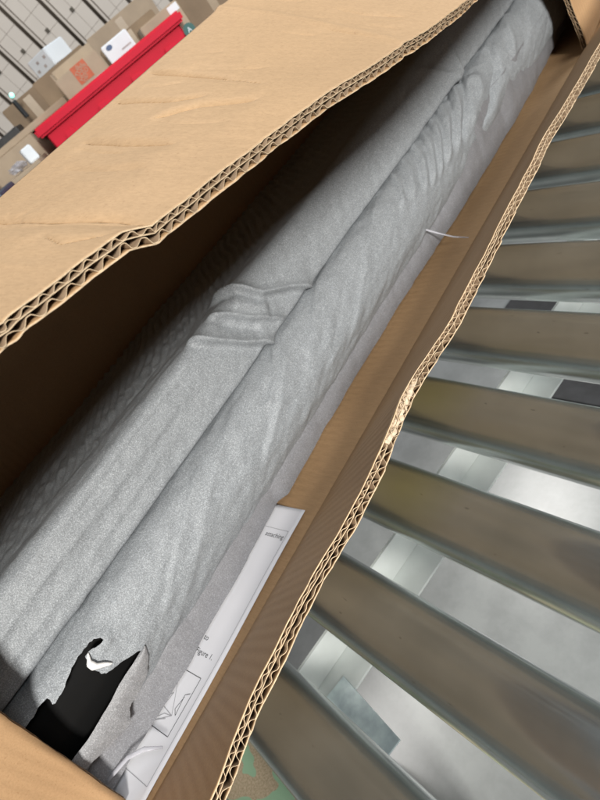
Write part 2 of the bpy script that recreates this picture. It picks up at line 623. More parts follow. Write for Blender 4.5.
def roller_mesh():
    n = 48
    prof = [(UL + 0.004, 0.006), (UL + 0.004, 0.0195), (UL + 0.007, RR - 0.001), (UL + 0.012, RR)]
    for k in range(1, 24):
        prof.append((UL + 0.012 + (UR - UL - 0.024) * k / 24, RR))
    prof += [(UR - 0.012, RR), (UR - 0.007, RR - 0.001), (UR - 0.004, 0.0195), (UR - 0.004, 0.006)]
    V, F = [], []
    for u, r in prof:
        for k in range(n):
            a = 2 * math.pi * k / n
            V.append((u, r * math.cos(a), r * math.sin(a)))
    for i in range(len(prof) - 1):
        for k in range(n):
            F.append([i * n + k, (i + 1) * n + k, (i + 1) * n + (k + 1) % n, i * n + (k + 1) % n])
    F.append(list(range(n)))
    F.append(list(range((len(prof) - 1) * n, len(prof) * n))[::-1])
    me = bpy.data.meshes.new('roller')
    me.from_pydata(V, [], F)
    me.polygons.foreach_set('use_smooth', [True] * (len(F) - 2) + [False] * 2)
    me.materials.append(M['roller'])
    bm = bmesh.new()
    bm.from_mesh(me)
    bmesh.ops.recalc_face_normals(bm, faces=bm.faces)
    bm.to_mesh(me)
    bm.free()
    return me


rme = roller_mesh()
bm = bmesh.new()
bmesh.ops.create_cone(bm, cap_ends=True, segments=6, radius1=0.0055, radius2=0.0055, depth=UR - UL + 0.03)
bmesh.ops.rotate(bm, cent=(0, 0, 0), matrix=Matrix.Rotation(math.pi / 2, 3, 'Y'), verts=bm.verts)
bmesh.ops.translate(bm, vec=((UL + UR) / 2, 0, 0), verts=bm.verts)
axle_me = bpy.data.meshes.new('axle')
bm.to_mesh(axle_me)
bm.free()
axle_me.materials.append(M['steel'])
PAINTED_REFL = {1: -0.262, 2: -0.295}          # greenish-yellow reflections near the carton, painted into the roller colour
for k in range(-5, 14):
    mw = Matrix.Translation(uv(0, V0 + PITCH * k, ZR)) @ Matrix.Rotation(UA, 4, 'Z') @ Matrix.Rotation(0.0 if k in PAINTED_REFL else random.uniform(0, 6.28), 4, 'X')
    if k in PAINTED_REFL:
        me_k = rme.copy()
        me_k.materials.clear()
        me_k.materials.append(roller_mat(PAINTED_REFL[k]))
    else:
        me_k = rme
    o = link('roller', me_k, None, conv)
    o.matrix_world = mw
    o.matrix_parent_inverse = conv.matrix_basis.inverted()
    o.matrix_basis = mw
    a = bpy.data.objects.new('axle', axle_me)
    C.objects.link(a)
    a.parent = o


def vbar(name, u, v0, v1, z, w, h, m, parent=conv):
    c = uv(u, (v0 + v1) / 2, z)
    return boxo(name, c, (w, v1 - v0, h), m, parent, 0.0015, Matrix.Rotation(UA, 3, 'Z'))


VA, VB = V0 - PITCH * 5.6, V0 + PITCH * 13.6
for u in (UL - 0.009, UR + 0.009):
    vbar('side_rail', u, VA, VB, ZR - 0.015, 0.004, 0.09, M['rail'])
# lower angle-iron stringer seen through the gaps
L1, VS = -0.415, -0.045
bm = bmesh.new()
rz = Matrix.Rotation(UA, 3, 'Z')
box_bm(bm, uv(L1 + 0.019, (VS + VB) / 2, ZC - 0.502), (0.038, VB - VS, 0.003), rz)
box_bm(bm, uv(L1 + 0.0015, (VS + VB) / 2, ZC - 0.482), (0.003, VB - VS, 0.036), rz)
bm_obj('stringer', bm, M['rail'], conv)
for v in (VA + 0.1, VB - 0.1):
    for u in (UL - 0.012, UR + 0.012):
        bm = bmesh.new()
        box_bm(bm, uv(u, v, (ZR - 0.06) / 2), (0.04, 0.04, ZR - 0.06 - 0.008), rz)
        bm_obj('leg', bm, M['rail'], conv, 0.003)
        bm = bmesh.new()
        box_bm(bm, uv(u, v, 0.004), (0.1, 0.1, 0.008), rz)
        bm_obj('foot_plate', bm, M['steel'], conv)
    bm = bmesh.new()
    box_bm(bm, uv((UL + UR) / 2, v, ZC - 0.52), (UR - UL - 0.02, 0.035, 0.03), rz)
    bm_obj('cross_brace', bm, M['rail'], conv, 0.002)

# ------------------------------------------------------------------ the carton
carton = thing('cardboard_carton', 'long kraft double-wall carton lying open on the rollers with foam-wrapped panels inside', 'carton',
               (-0.4, 0.33, 0.7505))


def board(fn, u0, u1, v0, v1, du, dv, name, parent, mtop, mbot, edge_rag=0.0006, flutes=True, rag_bot=None, seed=0, crush=0.0, order=1, fine=None):
    """corrugated double-wall flap: two liners, a middle liner and two rows of fluting at the free edge.
    fn(u, v): middle surface relative to the lens; v grows to the free edge"""
    us = np.arange(u0, u1 + du * 0.5, du) if fine is None else np.concatenate([np.arange(u0, fine[0], du), np.arange(fine[0], fine[1], fine[2]), np.arange(fine[1], u1 + du * 0.5, du)])
    ts = np.linspace(0, 1, int((v1 - v0) / dv) + 1)
    rag = rag_bot if rag_bot is not None else edge_rag

    def surf(off, ragamp, sd, uu=us, tt=ts, vmin=v0):
        e = v1 + ragamp * fbm(uu * 160 + sd * 7.7, uu * 0 + sd) + ragamp * 0.8 * vnoise(uu * 30 + sd, uu * 0)
        U = np.repeat(uu[:, None], len(tt), 1)
        Vv = vmin + (e[:, None] - vmin) * tt[None, :]
        P = fn(U, Vv)
        N = grid_normals(P) * order
        o = off if np.ndim(off) == 0 else np.asarray(off)[:, None, None]
        return P + N * o, N
    h = TH / 2
    lin = 0.0004
    A, N = surf(h, edge_rag, seed + 1)
    top = shell(name, to_world(A), to_world(A - N * lin), mtop, parent, edge=M['cut'])
    A, N = surf(-h + lin, rag, seed + 2)
    shell('inner_liner', to_world(A), to_world(A - N * lin), mbot, top, edge=M['cut'])
    tt = np.linspace(0, 1, 5)
    ue = np.arange(u0, u1, 0.003)
    A, N = surf(0.0006, edge_rag, seed + 3, ue, tt, v1 - 0.03)
    shell('middle_liner', to_world(A), to_world(A - N * 0.0003), M['flute'], top, edge=M['cut'])
    if flutes:
        uf = np.arange(u0, u1, 0.00055)
        tt = np.linspace(0, 1, 3)
        for lo, hi, pitch, nm in ((0.0006, h - lin, 0.0052, 'fluting'), (-h + lin, 0.0002, 0.0066, 'fluting')):
            ph = uf / pitch * 2 * math.pi + (1.5 + 1.8 * crush) * vnoise(uf * 45 + seed, uf * 0 + 5) + 0.7 * crush * vnoise(uf * 190 + seed, uf * 0 + 2)
            wv = np.clip(1.25 * np.sin(ph), -1, 1) * (1 - 0.12 * (1 + vnoise(uf * 90, uf * 0 + seed)))
            if crush:
                k = np.clip(1.3 - crush * np.clip(vnoise(uf * 22 + 3, uf * 0 + 8) + 0.2, 0, 1), 0.25, 1)
                wv = wv * k
            off = (lo + hi) / 2 + (hi - lo) / 2 * 0.93 * wv
            A, N = surf(off, edge_rag * 0.8, seed + 4, uf, tt, v1 - 0.018)
            P0, N0 = surf(0.0, edge_rag * 0.8, seed + 4, uf, tt, v1 - 0.018)
            # thin paper ribbon with its own thickness
            B = P0 + N0 * (off[:, None, None] - 0.00024)
            A = P0 + N0 * off[:, None, None]
            shell(nm, to_world(A), to_world(B), M['flute'], top, edge=M['cut'])
    return top


bm = bmesh.new()
uf_ob = board(upper_flap, YN, YF, 0.0, FW, 0.003, 0.0014, 'top_flap', carton, M['kraft'], M['kraft_in'], 0.0004, seed=1, order=-1, fine=(0.03, 0.36, 0.0007))
lf_ob = board(lower_flap, YN, YF, 0.0, FW, 0.0030, 0.0030, 'bottom_flap', carton, M['kraft_in'], M['kraft'], 0.0012, rag_bot=0.0022, seed=11, crush=1.0, order=-1)
ys_ = np.arange(0.126, 0.166, 0.0005)
env_ = np.sin(np.pi * (ys_ - 0.126) / 0.04)
nz_ = lambda f_, k_: vnoise(ys_ * f_, ys_ * 0 + k_)
A_ = lower_flap(ys_, FW - 0.0035 - 0.0018 * np.abs(nz_(260, 3))) + np.array([-0.0016, 0, 0.0026])
B_ = lower_flap(ys_, FW + 0.0004 + 0.0006 * nz_(500, 9)) + np.stack([0.0006 * nz_(420, 4), 0.0006 * nz_(300, 2), -0.0012 - 0.0022 * np.abs(nz_(330, 6))], -1) * env_[:, None]
M_ = (A_ + B_) / 2 + np.array([0.0010, 0, 0.0011]) + 0.0005 * np.stack([nz_(600, 1), nz_(450, 5), nz_(700, 8)], -1)
G_ = np.array([A_, A_ * 0.5 + M_ * 0.5, M_, M_ * 0.5 + B_ * 0.5, B_])
pydata('torn_liner', to_world(G_).reshape(-1, 3), gidx(5, len(ys_)), M['torn'], lf_ob)
XB = -0.505
boxo('bottom_panel', ((XB + XH + 0.008) / 2, (YN + YF) / 2, ZC - BI - TH / 2), (XH + 0.008 - XB, YF - YN, TH), M['kraft_in'], carton, 0.0012)
AB = 0.0205                        # the top panel sags towards the back
boxo('back_panel', (XB - TH / 2 - 0.0005, (YN + YF) / 2, ZC - (AB + BI + TH) / 2), (TH, YF - YN, BI + TH - AB), M['kraft_in'], carton, 0.0012)
tv = []
for yy in (YN, YF):
    for x, bb in ((XB, AB), (XH + 0.001, AT + 0.0003), (XH + 0.001, AT + 0.0003 + TH), (XB, AB + TH)):
        tv.append((x, yy, ZC - bb))
pydata('top_panel', tv, [[0, 1, 2, 3][::-1], [4, 5, 6, 7], [0, 4, 5, 1][::-1], [1, 5, 6, 2][::-1], [2, 6, 7, 3][::-1], [3, 7, 4, 0][::-1]], M['kraft'], carton)
for yy in (YN - TH / 2 - 0.0006, YF + TH / 2 + 0.0006):
    boxo('end_panel', ((XB + XH) / 2, yy, ZC - (AB + 0.006 + BI + TH) / 2), (XH - XB, TH, BI + TH - AB - 0.006), M['kraft_z'], carton, 0.0012)


def dust_near(u, v):         # u: depth below the lens, v: from the hinge at the carton's end
    x = XH + 0.001 - 0.009 * smooth01(v / 0.125) + 0.0008 * fbm(u * 20, v * 20)
    return np.stack([x, YN + v + 0.10 * (u - 0.17) * 0 - 0.12 * (u - 0.16) * (v / 0.125), -u], -1)


def dust_far(u, v):
    x = XH + 0.001 + 0.012 * smooth01(v / 0.12) + 0.0008 * fbm(u * 20 + 9, v * 20)
    return np.stack([x, YF - v + 0.10 * (u - 0.2) * (v / 0.125), -u], -1)


board(dust_near, AT + 0.009, BI - 0.0035, 0.0, 0.1295, 0.003, 0.004, 'dust_flap', carton, M['kraft_z'], M['kraft_in'], 0.0003, seed=21, order=-1)
board(dust_far, AT + 0.03, BI - 0.0035, 0.0, 0.146, 0.003, 0.004, 'dust_flap', carton, M['kraft_z'], M['kraft_in'], 0.0006, seed=31, order=1)

# ------------------------------------------------------------------ foam-wrapped panels
WY0, WY1 = -0.165, 0.850


def wrap_grid(fn, s0, s1, ds, dy):
    s = np.arange(s0, s1, ds)
    y = np.arange(WY0, WY1, dy)
    Sg, Yg = np.meshgrid(s, y, indexing='ij')
    return Sg, Yg, fn(Sg, Yg)


def slab(name, Q, parent, inset=0.0075):
    """the black panel under the foam: the wrap's profile inset, closed and extruded"""
    t = np.gradient(Q, axis=0)
    t /= np.linalg.norm(t, axis=1, keepdims=True)
    P = Q - np.stack([t[:, 1], -t[:, 0]], 1) * inset
    P = P[6:-6:4]
    back = -0.488
    loop = [(back, P[0][1])] + [tuple(p) for p in P] + [(back, P[-1][1])]
    n = len(loop)
    V = [(x, yy, ZC - b) for yy in (WY0 + 0.003, WY1 - 0.003) for x, b in loop]
    F = [[i, (i + 1) % n, n + (i + 1) % n, n + i] for i in range(n)] + [list(range(n))[::-1], list(range(n, 2 * n))]
    return pydata(name, V, F, M['black'], parent)


upper = thing('wrapped_panel', 'upper grey foam-wrapped panel with three pinched creases, lying on the torn one', 'wrapped panel', (-0.41, 0.33, ZC - 0.188))
lower = thing('wrapped_panel', 'lower grey foam-wrapped panel with bunched folds and a torn hole showing black', 'wrapped panel', (-0.41, 0.33, ZC - 0.2595))
slab('panel', UP_Q, upper)
slab('panel', LO_Q, lower)
Sg, Yg, P = wrap_grid(upper_wrap, 0.0, UP_L[-1], 0.0011, 0.0013)
nu, nv = P.shape[:2]
pydata('foam_wrap', to_world(P).reshape(-1, 3), gidx(nu, nv), M['foam'], upper, True)

HOLE = [(0.046, -0.085), (0.0455, -0.0615), (0.045, -0.0555), (0.0458, -0.0482), (0.0475, -0.0500), (0.0505, -0.0505), (0.0503, -0.0435), (0.0475, -0.0345),
        (0.0468, -0.0255), (0.0472, -0.0178), (0.0482, -0.0150), (0.0518, -0.0118), (0.0532, -0.0122), (0.0520, -0.0165), (0.0500, -0.0208), (0.0498, -0.0240),
        (0.0525, -0.0268), (0.0570, -0.0278), (0.0620, -0.0272), (0.0650, -0.0253), (0.0680, -0.0182), (0.0730, -0.0092), (0.0765, -0.0052),
        (0.0770, -0.015), (0.0775, -0.027), (0.0785, -0.0405), (0.0795, -0.0525), (0.080, -0.066), (0.080, -0.085)]
HOLE = [(p[0] - 0.0102, p[1]) for p in HOLE]
HOLE_D = []
for i in range(len(HOLE)):
    a, b = HOLE[i], HOLE[(i + 1) % len(HOLE)]
    for k in range(4):
        t = k / 4
        HOLE_D.append((a[0] + (b[0] - a[0]) * t + random.uniform(-1, 1) * 0.0004, a[1] + (b[1] - a[1]) * t + random.uniform(-1, 1) * 0.0007))


def inside(px, py, poly):
    r = np.zeros(px.shape, bool)
    n = len(poly)
    for i in range(n):
        x1, y1 = poly[i]; x2, y2 = poly[(i + 1) % n]
        c = ((y1 > py) != (y2 > py)) & (px < (x2 - x1) * (py - y1) / (y2 - y1 + 1e-15) + x1)
        r ^= c
    return r


s = np.arange(0.0, LO_L[-1], 0.0011)
y = np.concatenate([np.arange(WY0, -0.09, 0.002), np.arange(-0.09, 0.01, 0.0007), np.arange(0.01, WY1, 0.0016)])
Sg, Yg = np.meshgrid(s, y, indexing='ij')
ins = inside(Sg, Yg, HOLE_D)
d, sg, tt = polydist(Sg, Yg, HOLE_D + HOLE_D[:1])
# pull the sheet's torn rim onto the tear line
Sx, Yx = Sg.copy(), Yg.copy()
near = (d < 0.0012)
pts = np.array(HOLE_D + HOLE_D[:1])
seg_a, seg_b = pts[:-1], pts[1:]
for i, j in zip(*np.where(near & ins)):
    p = np.array((Sg[i, j], Yg[i, j]))
    ab = seg_b - seg_a
    t = np.clip(((p - seg_a) * ab).sum(1) / ((ab ** 2).sum(1) + 1e-15), 0, 1)
    q = seg_a + ab * t[:, None]
    k = ((q - p) ** 2).sum(1).argmin()
    Sx[i, j], Yx[i, j] = q[k]
P = lower_wrap(Sx, Yx)
# the rim of the tear lifts a little
lift = np.exp(-(d / 0.004) ** 2) * 0.0012
P = P + lift[..., None] * np.array([0.8, 0, 0.4])
nu, nv = P.shape[:2]
gone = ins & ~near
F = [q for q in gidx(nu, nv)]
gf = gone.reshape(-1)
insf = ins.reshape(-1)
F = [q for q in F if not (gf[q[0]] or gf[q[1]] or gf[q[2]] or gf[q[3]]) and not (insf[q[0]] and insf[q[1]] and insf[q[2]] and insf[q[3]])]
ow = pydata('foam_wrap', to_world(P).reshape(-1, 3), F, M['foam'], lower, True)


def strip_sheet(name, A, B, bulge, m, parent, n=10, rough=0.0, seed=0):
    """sheet between two polylines in space with a bulge direction"""
    A = np.array(A, float); B = np.array(B, float)
    G = []
    for k in range(n):
        t = k / (n - 1)
        G.append(A * (1 - t) + B * t + np.array(bulge)[None, :] * math.sin(math.pi * t))
    G = np.array(G)
    if rough:
        G[..., 0] += rough * fbm(G[..., 1] * 70 + seed, G[..., 2] * 70)
        G[..., 2] += rough * fbm(G[..., 1] * 70 + seed + 5, G[..., 2] * 70 + 9)
    return pydata(name, to_world(G).reshape(-1, 3), gidx(G.shape[0], G.shape[1]), m, parent, True)


# loose skirt of foam drooping from the lower panel on to the carton's floor
sy = np.arange(WY0, 0.80, 0.002)
ex = np.interp(sy, [-0.165, -0.065, -0.017, 0.0017, 0.02, 0.06, 0.096, 0.118, 0.126, 0.19, 0.267, 0.352, 0.434, 0.52, 0.62, 0.70, 0.78],
               [-0.312, -0.3117, -0.3125, -0.3115, -0.3140, -0.3150, -0.3185, -0.3210, -0.3150, -0.3185, -0.3205, -0.3190, -0.3150, -0.3150, -0.3170, -0.321, -0.326])
ex = ex + 0.0003 * fbm(sy * 30, sy * 0)
ez = -0.2610 - 0.0005 * fbm(sy * 14, sy * 0 + 4)
sf = smooth01((sy - 0.42) / 0.12)
sA = lower_wrap(0.078 - 0.024 * sf, sy) + np.stack([-0.006 + 0.0058 * sf, 0 * sf, 0.0006 * sf], -1)
sB = np.stack([ex, sy, ez], -1)
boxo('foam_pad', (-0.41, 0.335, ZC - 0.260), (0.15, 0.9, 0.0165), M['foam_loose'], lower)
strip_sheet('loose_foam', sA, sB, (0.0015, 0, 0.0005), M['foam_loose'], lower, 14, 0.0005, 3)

# torn tongue of foam below the hole, peeled forward
tA = [(-0.3085, -0.0045, -0.2225), (-0.3085, -0.0153, -0.2232), (-0.3085, -0.0275, -0.2235), (-0.3085, -0.0406, -0.225), (-0.3085, -0.0526, -0.2251), (-0.3085, -0.0629, -0.2247), (-0.3095, -0.0760, -0.2245)]
tB = [(-0.3075, -0.004, -0.2236), (-0.3075, -0.0076, -0.2289), (-0.3075, -0.013, -0.2329), (-0.3075, -0.019, -0.2357), (-0.3072, -0.026, -0.236), (-0.3075, -0.0326, -0.237), (-0.3075, -0.0356, -0.238), (-0.3065, -0.0405, -0.2432), (-0.3065, -0.0485, -0.2414), (-0.3075, -0.0622, -0.2366), (-0.3085, -0.0740, -0.2346)]


def dens(pl, n=60):
    pl = np.array(pl, float)
    L = np.concatenate([[0], np.cumsum(np.linalg.norm(np.diff(pl, axis=0), axis=1))])
    t = np.linspace(0, L[-1], n)
    return np.stack([np.interp(t, L, pl[:, k]) for k in range(pl.shape[1])], -1)


PA = dens(tA)
PB = dens(tB)
PB = PB + 0.0004 * np.stack([fbm(PB[:, 1] * 300, PB[:, 1] * 0), fbm(PB[:, 1] * 260, PB[:, 1] * 0 + 3), fbm(PB[:, 1] * 260, PB[:, 1] * 0 + 7)], -1)
strip_sheet('torn_tongue', PA, PB, (0.0014, 0, 0.0010), M['foam_thin'], lower, 14, 0.0004, 8)
# small white curl at the top of the tear
cc = dens([(0.0500, -0.0225), (0.0535, -0.0262), (0.0570, -0.0262), (0.0605, -0.0232), (0.0640, -0.0205)], 30)
Pc = lower_wrap(cc[:, 0] - 0.0102, cc[:, 1])
wid = np.sin(np.linspace(0.25, 2.9, 30))[:, None]
G = []
for k in range(9):
    w = k / 8 * 2.6
    r = 0.0030 * (1 - 0.2 * k / 8)
    G.append(Pc + np.array([0.0012, 0, 0.0008]) + wid * np.array([[r * math.sin(w), -0.0022 + r * (1 - math.cos(w)), 0.5 * r * math.sin(w)]]))
G = np.array(G)
pydata('torn_curl', to_world(G).reshape(-1, 3), gidx(9, 30), M['foam_white'], lower, True)

# ------------------------------------------------------------------ leaflet
leaf = thing('instruction_leaflet', 'white printed instruction leaflet tucked under the foam beside the carton fold', 'leaflet', (-0.33, 0.0, ZC - BI + 0.001))
LX0, LY0 = -0.2982, 0.1195            # top right corner
LA = math.atan2(-0.0075, 0.185)        # skew of its right edge
lx = Vector((math.cos(LA), -math.sin(LA), 0))
ly = Vector((math.sin(LA), math.cos(LA), 0))


def lp(a, b, h=0.0):
    """a: mm left of the right edge, b: mm below the top edge"""
    p = Vector((LX0, LY0, 0)) - lx * (a / 1000) - ly * (b / 1000)
    p.z = ZC - BI + 0.0012 + h + 0.0016 * smooth01((a - 6) / 40) + 0.0004 * math.sin(b / 24)
    return p


na, nb = 16, 80
G = np.array([[lp(a, b) for b in np.linspace(0, 270, nb)] for a in np.linspace(0, 60, na)])
lo_ = shell('sheet', G + np.array([0, 0, 0.0001]), G - np.array([0, 0, 0.0001]), M['paper'], leaf)


def rule(name, pts, wd, m):
    """thin printed line on the leaflet through points (a, b) in mm"""
    V, F = [], []
    for i in range(len(pts) - 1):
        (a0, b0), (a1, b1) = pts[i], pts[i + 1]
        n = max(2, int(math.hypot(a1 - a0, b1 - b0) / 4))
        L = math.hypot(a1 - a0, b1 - b0)
        qa, qb = -(b1 - b0) / L * wd / 2, (a1 - a0) / L * wd / 2
        base = len(V)
        for k in range(n + 1):
            t = k / n
            a, b = a0 + (a1 - a0) * t, b0 + (b1 - b0) * t
            V.append(lp(a + qa, b + qb, 0.00025)); V.append(lp(a - qa, b - qb, 0.00025))
        for k in range(n):
            F.append([base + 2 * k, base + 2 * k + 1, base + 2 * k + 3, base + 2 * k + 2])
    return pydata(name, V, F, m, lo_)


def words(body, a, b, size):
    cu = bpy.data.curves.new('text', 'FONT')
    cu.body = body
    cu.size = size / 1000 * 1.4
    cu.align_x = 'RIGHT'
    tmp = bpy.data.objects.new('text', cu)
    C.objects.link(tmp)
    bpy.context.view_layer.update()
    me = bpy.data.meshes.new_from_object(tmp)
    bpy.data.objects.remove(tmp)
    for v in me.vertices:
        v.co = lp(a - v.co.x * 1000, b - v.co.y * 1000, 0.00028)
    return link('printed_word', me, M['ink'], lo_)


rule('printed_frame', [(40, 18), (4, 18), (4, 182), (40, 182)], 0.38, M['ink_grey'])
words('attaching', 5.2, 24.5, 3.5)
words('to', 21.0, 101.5, 3.5)
words('see Figure 1.', 9.0, 110.5, 3.5)
rule('printed_picture', [(40, 122), (9.5, 122), (9.5, 157), (40, 157)], 0.42, M['ink'])
rule('printed_drawing', [(27, 128), (15.5, 147), (26, 145), (24, 136), (29, 141)], 0.45, M['ink_grey'])
rule('printed_drawing', [(31, 156), (22, 148), (15.5, 147), (27, 154), (19, 150)], 0.45, M['ink_grey'])
rule('printed_drawing', [(11, 132), (14.5, 134), (13, 146), (16, 143), (14, 135)], 0.4, M['ink'])

# ------------------------------------------------------------------ plastic ties
t1 = [(-0.3290, 0.385, -0.232), (-0.3160, 0.388, -0.236), (-0.3050, 0.391, -0.246), (-0.2960, 0.3935, -0.2535), (-0.2850, 0.3965, -0.2590)]
tube('plastic_tie', [Vector((a, b, ZC + c)) for a, b, c in t1], [(0.0026, 0.0012), (0.0013, 0.0006), (0.0011, 0.0004), (0.0011, 0.0004), (0.0006, 0.0003)], M['film'])
tag(bpy.data.objects['plastic_tie'], 'thin clear plastic tie stretched from the bunched folds to the carton fold', 'tie')
t2 = [(-0.3180, -0.078, -0.2585), (-0.3110, -0.068, -0.2545), (-0.3050, -0.0560, -0.2525), (-0.2985, -0.0480, -0.2540), (-0.2915, -0.0420, -0.2590)]
o = tube('plastic_tie', [Vector((a, b, ZC + c)) for a, b, c in t2], [(0.0016, 0.0008)] * 4 + [(0.0008, 0.0004)], M['film'])
tag(o, 'curled clear plastic tie end lying over the printed leaflet', 'tie')

# ------------------------------------------------------------------ things under the conveyor
def camo_mat():
    m = bpy.data.materials.new('camouflage_cloth')
    nt, bs = nodes_of(m)
    v = coords(nt)
    n1 = noise(nt, v, 40, 1, 0.4, 0.6)
    n2 = noise(nt, coords(nt, (1, 1, 1), rot=(0.4, 0.2, 1.0)), 17, 1, 0.4, 0.9)
    sp = noise(nt, v, 500, 2)
    c = ramp(nt, sp, [(0.35, (0.44, 0.34, 0.22)), (0.65, (0.62, 0.50, 0.35))])
    k1 = ramp(nt, n1, [(0.545, (0, 0, 0)), (0.555, (1, 1, 1))])
    c = mix(nt, c, (0.36, 0.56, 0.37), k1)
    k2 = ramp(nt, n2, [(0.63, (0, 0, 0)), (0.64, (1, 1, 1))])
    c = mix(nt, c, (0.30, 0.24, 0.16), k2)
    nt.links.new(c, bs.inputs['Base Color'])
    bs.inputs['Roughness'].default_value = 0.85
    return m


bm = bmesh.new()
box_bm(bm, uv(-0.505, -0.160, 0.255), (0.30, 0.17, 0.51), rz)
bmesh.ops.subdivide_edges(bm, edges=list(bm.edges), cuts=6, use_grid_fill=True)
for v in bm.verts:
    k = float(fbm(v.co.x * 14 + v.co.z * 9, v.co.y * 14))
    v.co.x += 0.006 * k
    v.co.y += 0.006 * float(vnoise(v.co.z * 16, v.co.x * 16))
bag = bm_obj('camouflage_bag', bm, camo_mat())
bag.data.polygons.foreach_set('use_smooth', [True] * len(bag.data.polygons))
tag(bag, 'tan and mint camouflage cloth bag standing on the floor under the rollers', 'bag')

o = boxo('blue_label_card', (0, 0, 0), (0.085, 0.026, 0.002), mat('pale_blue_card', (0.70, 0.83, 0.88), 0.35, var=0.25, scale=60), None, 0.0004)
o.location = (-0.352, 0.040, ZC - 0.4992)
o.rotation_euler = (0, 0, math.radians(-17))
tag(o, 'pale blue printed label card lying across the angle iron under the rollers', 'label card')

o = boxo('dark_floor_mat', uv(-0.92, 1.02, 0.006), (0.26, 0.12, 0.012), M['dark'], None, 0.003, rz)
tag(o, 'black rubber mat on the concrete floor under the far rollers', 'mat')
o = boxo('dark_plastic_tray', uv(-0.62, 0.74, 0.02), (0.30, 0.06, 0.04), M['dark'], None, 0.004, rz)
tag(o, 'long dark plastic tray on the floor beside the angle iron', 'tray')

# ------------------------------------------------------------------ warehouse behind
D0 = Vector((-0.81974, 0.57273, 0))
E0 = Vector((0.57273, 0.81974, 0))
YAW = math.atan2(E0.y, E0.x)


def bgp(D, E, z):
    p = D0 * D + E0 * E
    return Vector((p.x, p.y, z))


M['red'] = mat('red_plastic', (0.60, 0.005, 0.030), 0.55, spec=0.25, var=0.06, scale=8)
M['carton_bg'] = mat('plain_carton', (0.40, 0.315, 0.225), 0.7, var=0.08, scale=12)
M['carton_dark'] = mat('dark_carton', (0.24, 0.17, 0.105), 0.7, var=0.1, scale=12)
M['carton_white'] = mat('white_carton', (0.72, 0.76, 0.80), 0.5, var=0.04, scale=10)
M['carton_grey'] = mat('printed_grey_carton', (0.42, 0.37, 0.36), 0.6, var=0.3, scale=45)
M['tape'] = mat('packing_tape', (0.42, 0.33, 0.23), 0.25, var=0.05)
M['orange'] = mat('orange_print', (0.50, 0.115, 0.05), 0.6, var=0.1, scale=60)
M['blue_print'] = mat('blue_print', (0.08, 0.13, 0.24), 0.6)
M['cream'] = mat('cream_panel', (0.62, 0.565, 0.51), 0.5, var=0.04, scale=3)
M['gap'] = mat('dark_gap', (0.11, 0.095, 0.075), 0.7, var=0.2)
M['teal'] = mat('teal_plastic', (0.025, 0.11, 0.10), 0.5)
M['navy'] = mat('navy_plastic', (0.02, 0.035, 0.07), 0.5, var=0.2)


def bg_carton(label, D, E, z, w, dp, h, yaw=0.0, m='carton_bg', name='carton', seam=True, flaps=False, group=None, cat='carton'):
    """closed carton standing at z with its front face centre at (D, E)"""
    c = bgp(D + dp / 2, E, z)
    t = thing(name, label, cat, c, group)
    rot = Matrix.Rotation(YAW + yaw, 4, 'Z')
    t.matrix_basis = Matrix.Translation(c) @ rot

    def part(nm, loc, size, mm, bev=0.002, r=None):
        bm = bmesh.new()
        box_bm(bm, loc, size, r)
        if bev:
            bmesh.ops.bevel(bm, geom=list(bm.edges), offset=bev, segments=2, affect='EDGES')
        me = bpy.data.meshes.new(nm)
        bm.to_mesh(me)
        bm.free()
        me.materials.append(M[mm])
        o = bpy.data.objects.new(nm, me)
        C.objects.link(o)
        o.parent = t
        return o
    part('body', (0, 0, h / 2), (w, dp, h), m, 0.004)
    if seam:
        part('tape_strip', (0, -dp / 2 - 0.0007, h * 0.82), (0.05, 0.0012, h * 0.3), 'tape', 0)
    if flaps:
        part('flap', (0, dp / 2 - 0.004, h + 0.02), (w * 0.98, 0.005, 0.042), m, 0.001, None)
        part('flap', (-w / 2 + 0.004, 0, h + 0.014), (0.005, dp * 0.95, 0.03), m, 0.001, None)
    return t, part


# red bulk bin
BD, BE, BW, BDp = 3.0, 0.004, 0.80, 0.85
RIMZ = ZC + 0.026
bin_ = thing('red_bulk_bin', 'bright red plastic bulk bin heaped with cartons', 'bin', bgp(BD + BDp / 2, BE, 0))
bin_.matrix_basis = Matrix.Translation(bgp(BD + BDp / 2, BE, 0)) @ Matrix.Rotation(YAW, 4, 'Z')


def bin_part(nm, loc, size, m='red', bev=0.006):
    bm = bmesh.new()
    box_bm(bm, loc, size)
    if bev:
        bmesh.ops.bevel(bm, geom=list(bm.edges), offset=bev, segments=2, affect='EDGES')
    me = bpy.data.meshes.new(nm)
    bm.to_mesh(me)
    bm.free()
    me.materials.append(M[m])
    o = bpy.data.objects.new(nm, me)
    C.objects.link(o)
    o.parent = bin_
    return o


bin_part('base', (0, 0, 0.13), (BW - 0.06, BDp - 0.06, 0.06))
for sx in (-1, 1):
    bin_part('side_wall', (sx * (BW / 2 - 0.035), 0, (RIMZ + 0.1) / 2), (0.012, BDp - 0.06, RIMZ - 0.16))
    bin_part('wall', (0, sx * (BDp / 2 - 0.035), (RIMZ + 0.1) / 2), (BW - 0.058, 0.012, RIMZ - 0.16))
    bin_part('rim', (0, sx * (BDp / 2 - 0.02), RIMZ - 0.022), (BW, 0.045, 0.044), 'red', 0.010)
    bin_part('rim', (sx * (BW / 2 - 0.02), 0, RIMZ - 0.023), (0.043, BDp - 0.084, 0.040), 'red', 0.008)
for k in range(4):
    bin_part('rib', (-BW / 2 + 0.12 + k * (BW - 0.24) / 3, -BDp / 2 + 0.022, (RIMZ + 0.06) / 2), (0.05, 0.02, RIMZ - 0.22), 'red', 0.005)
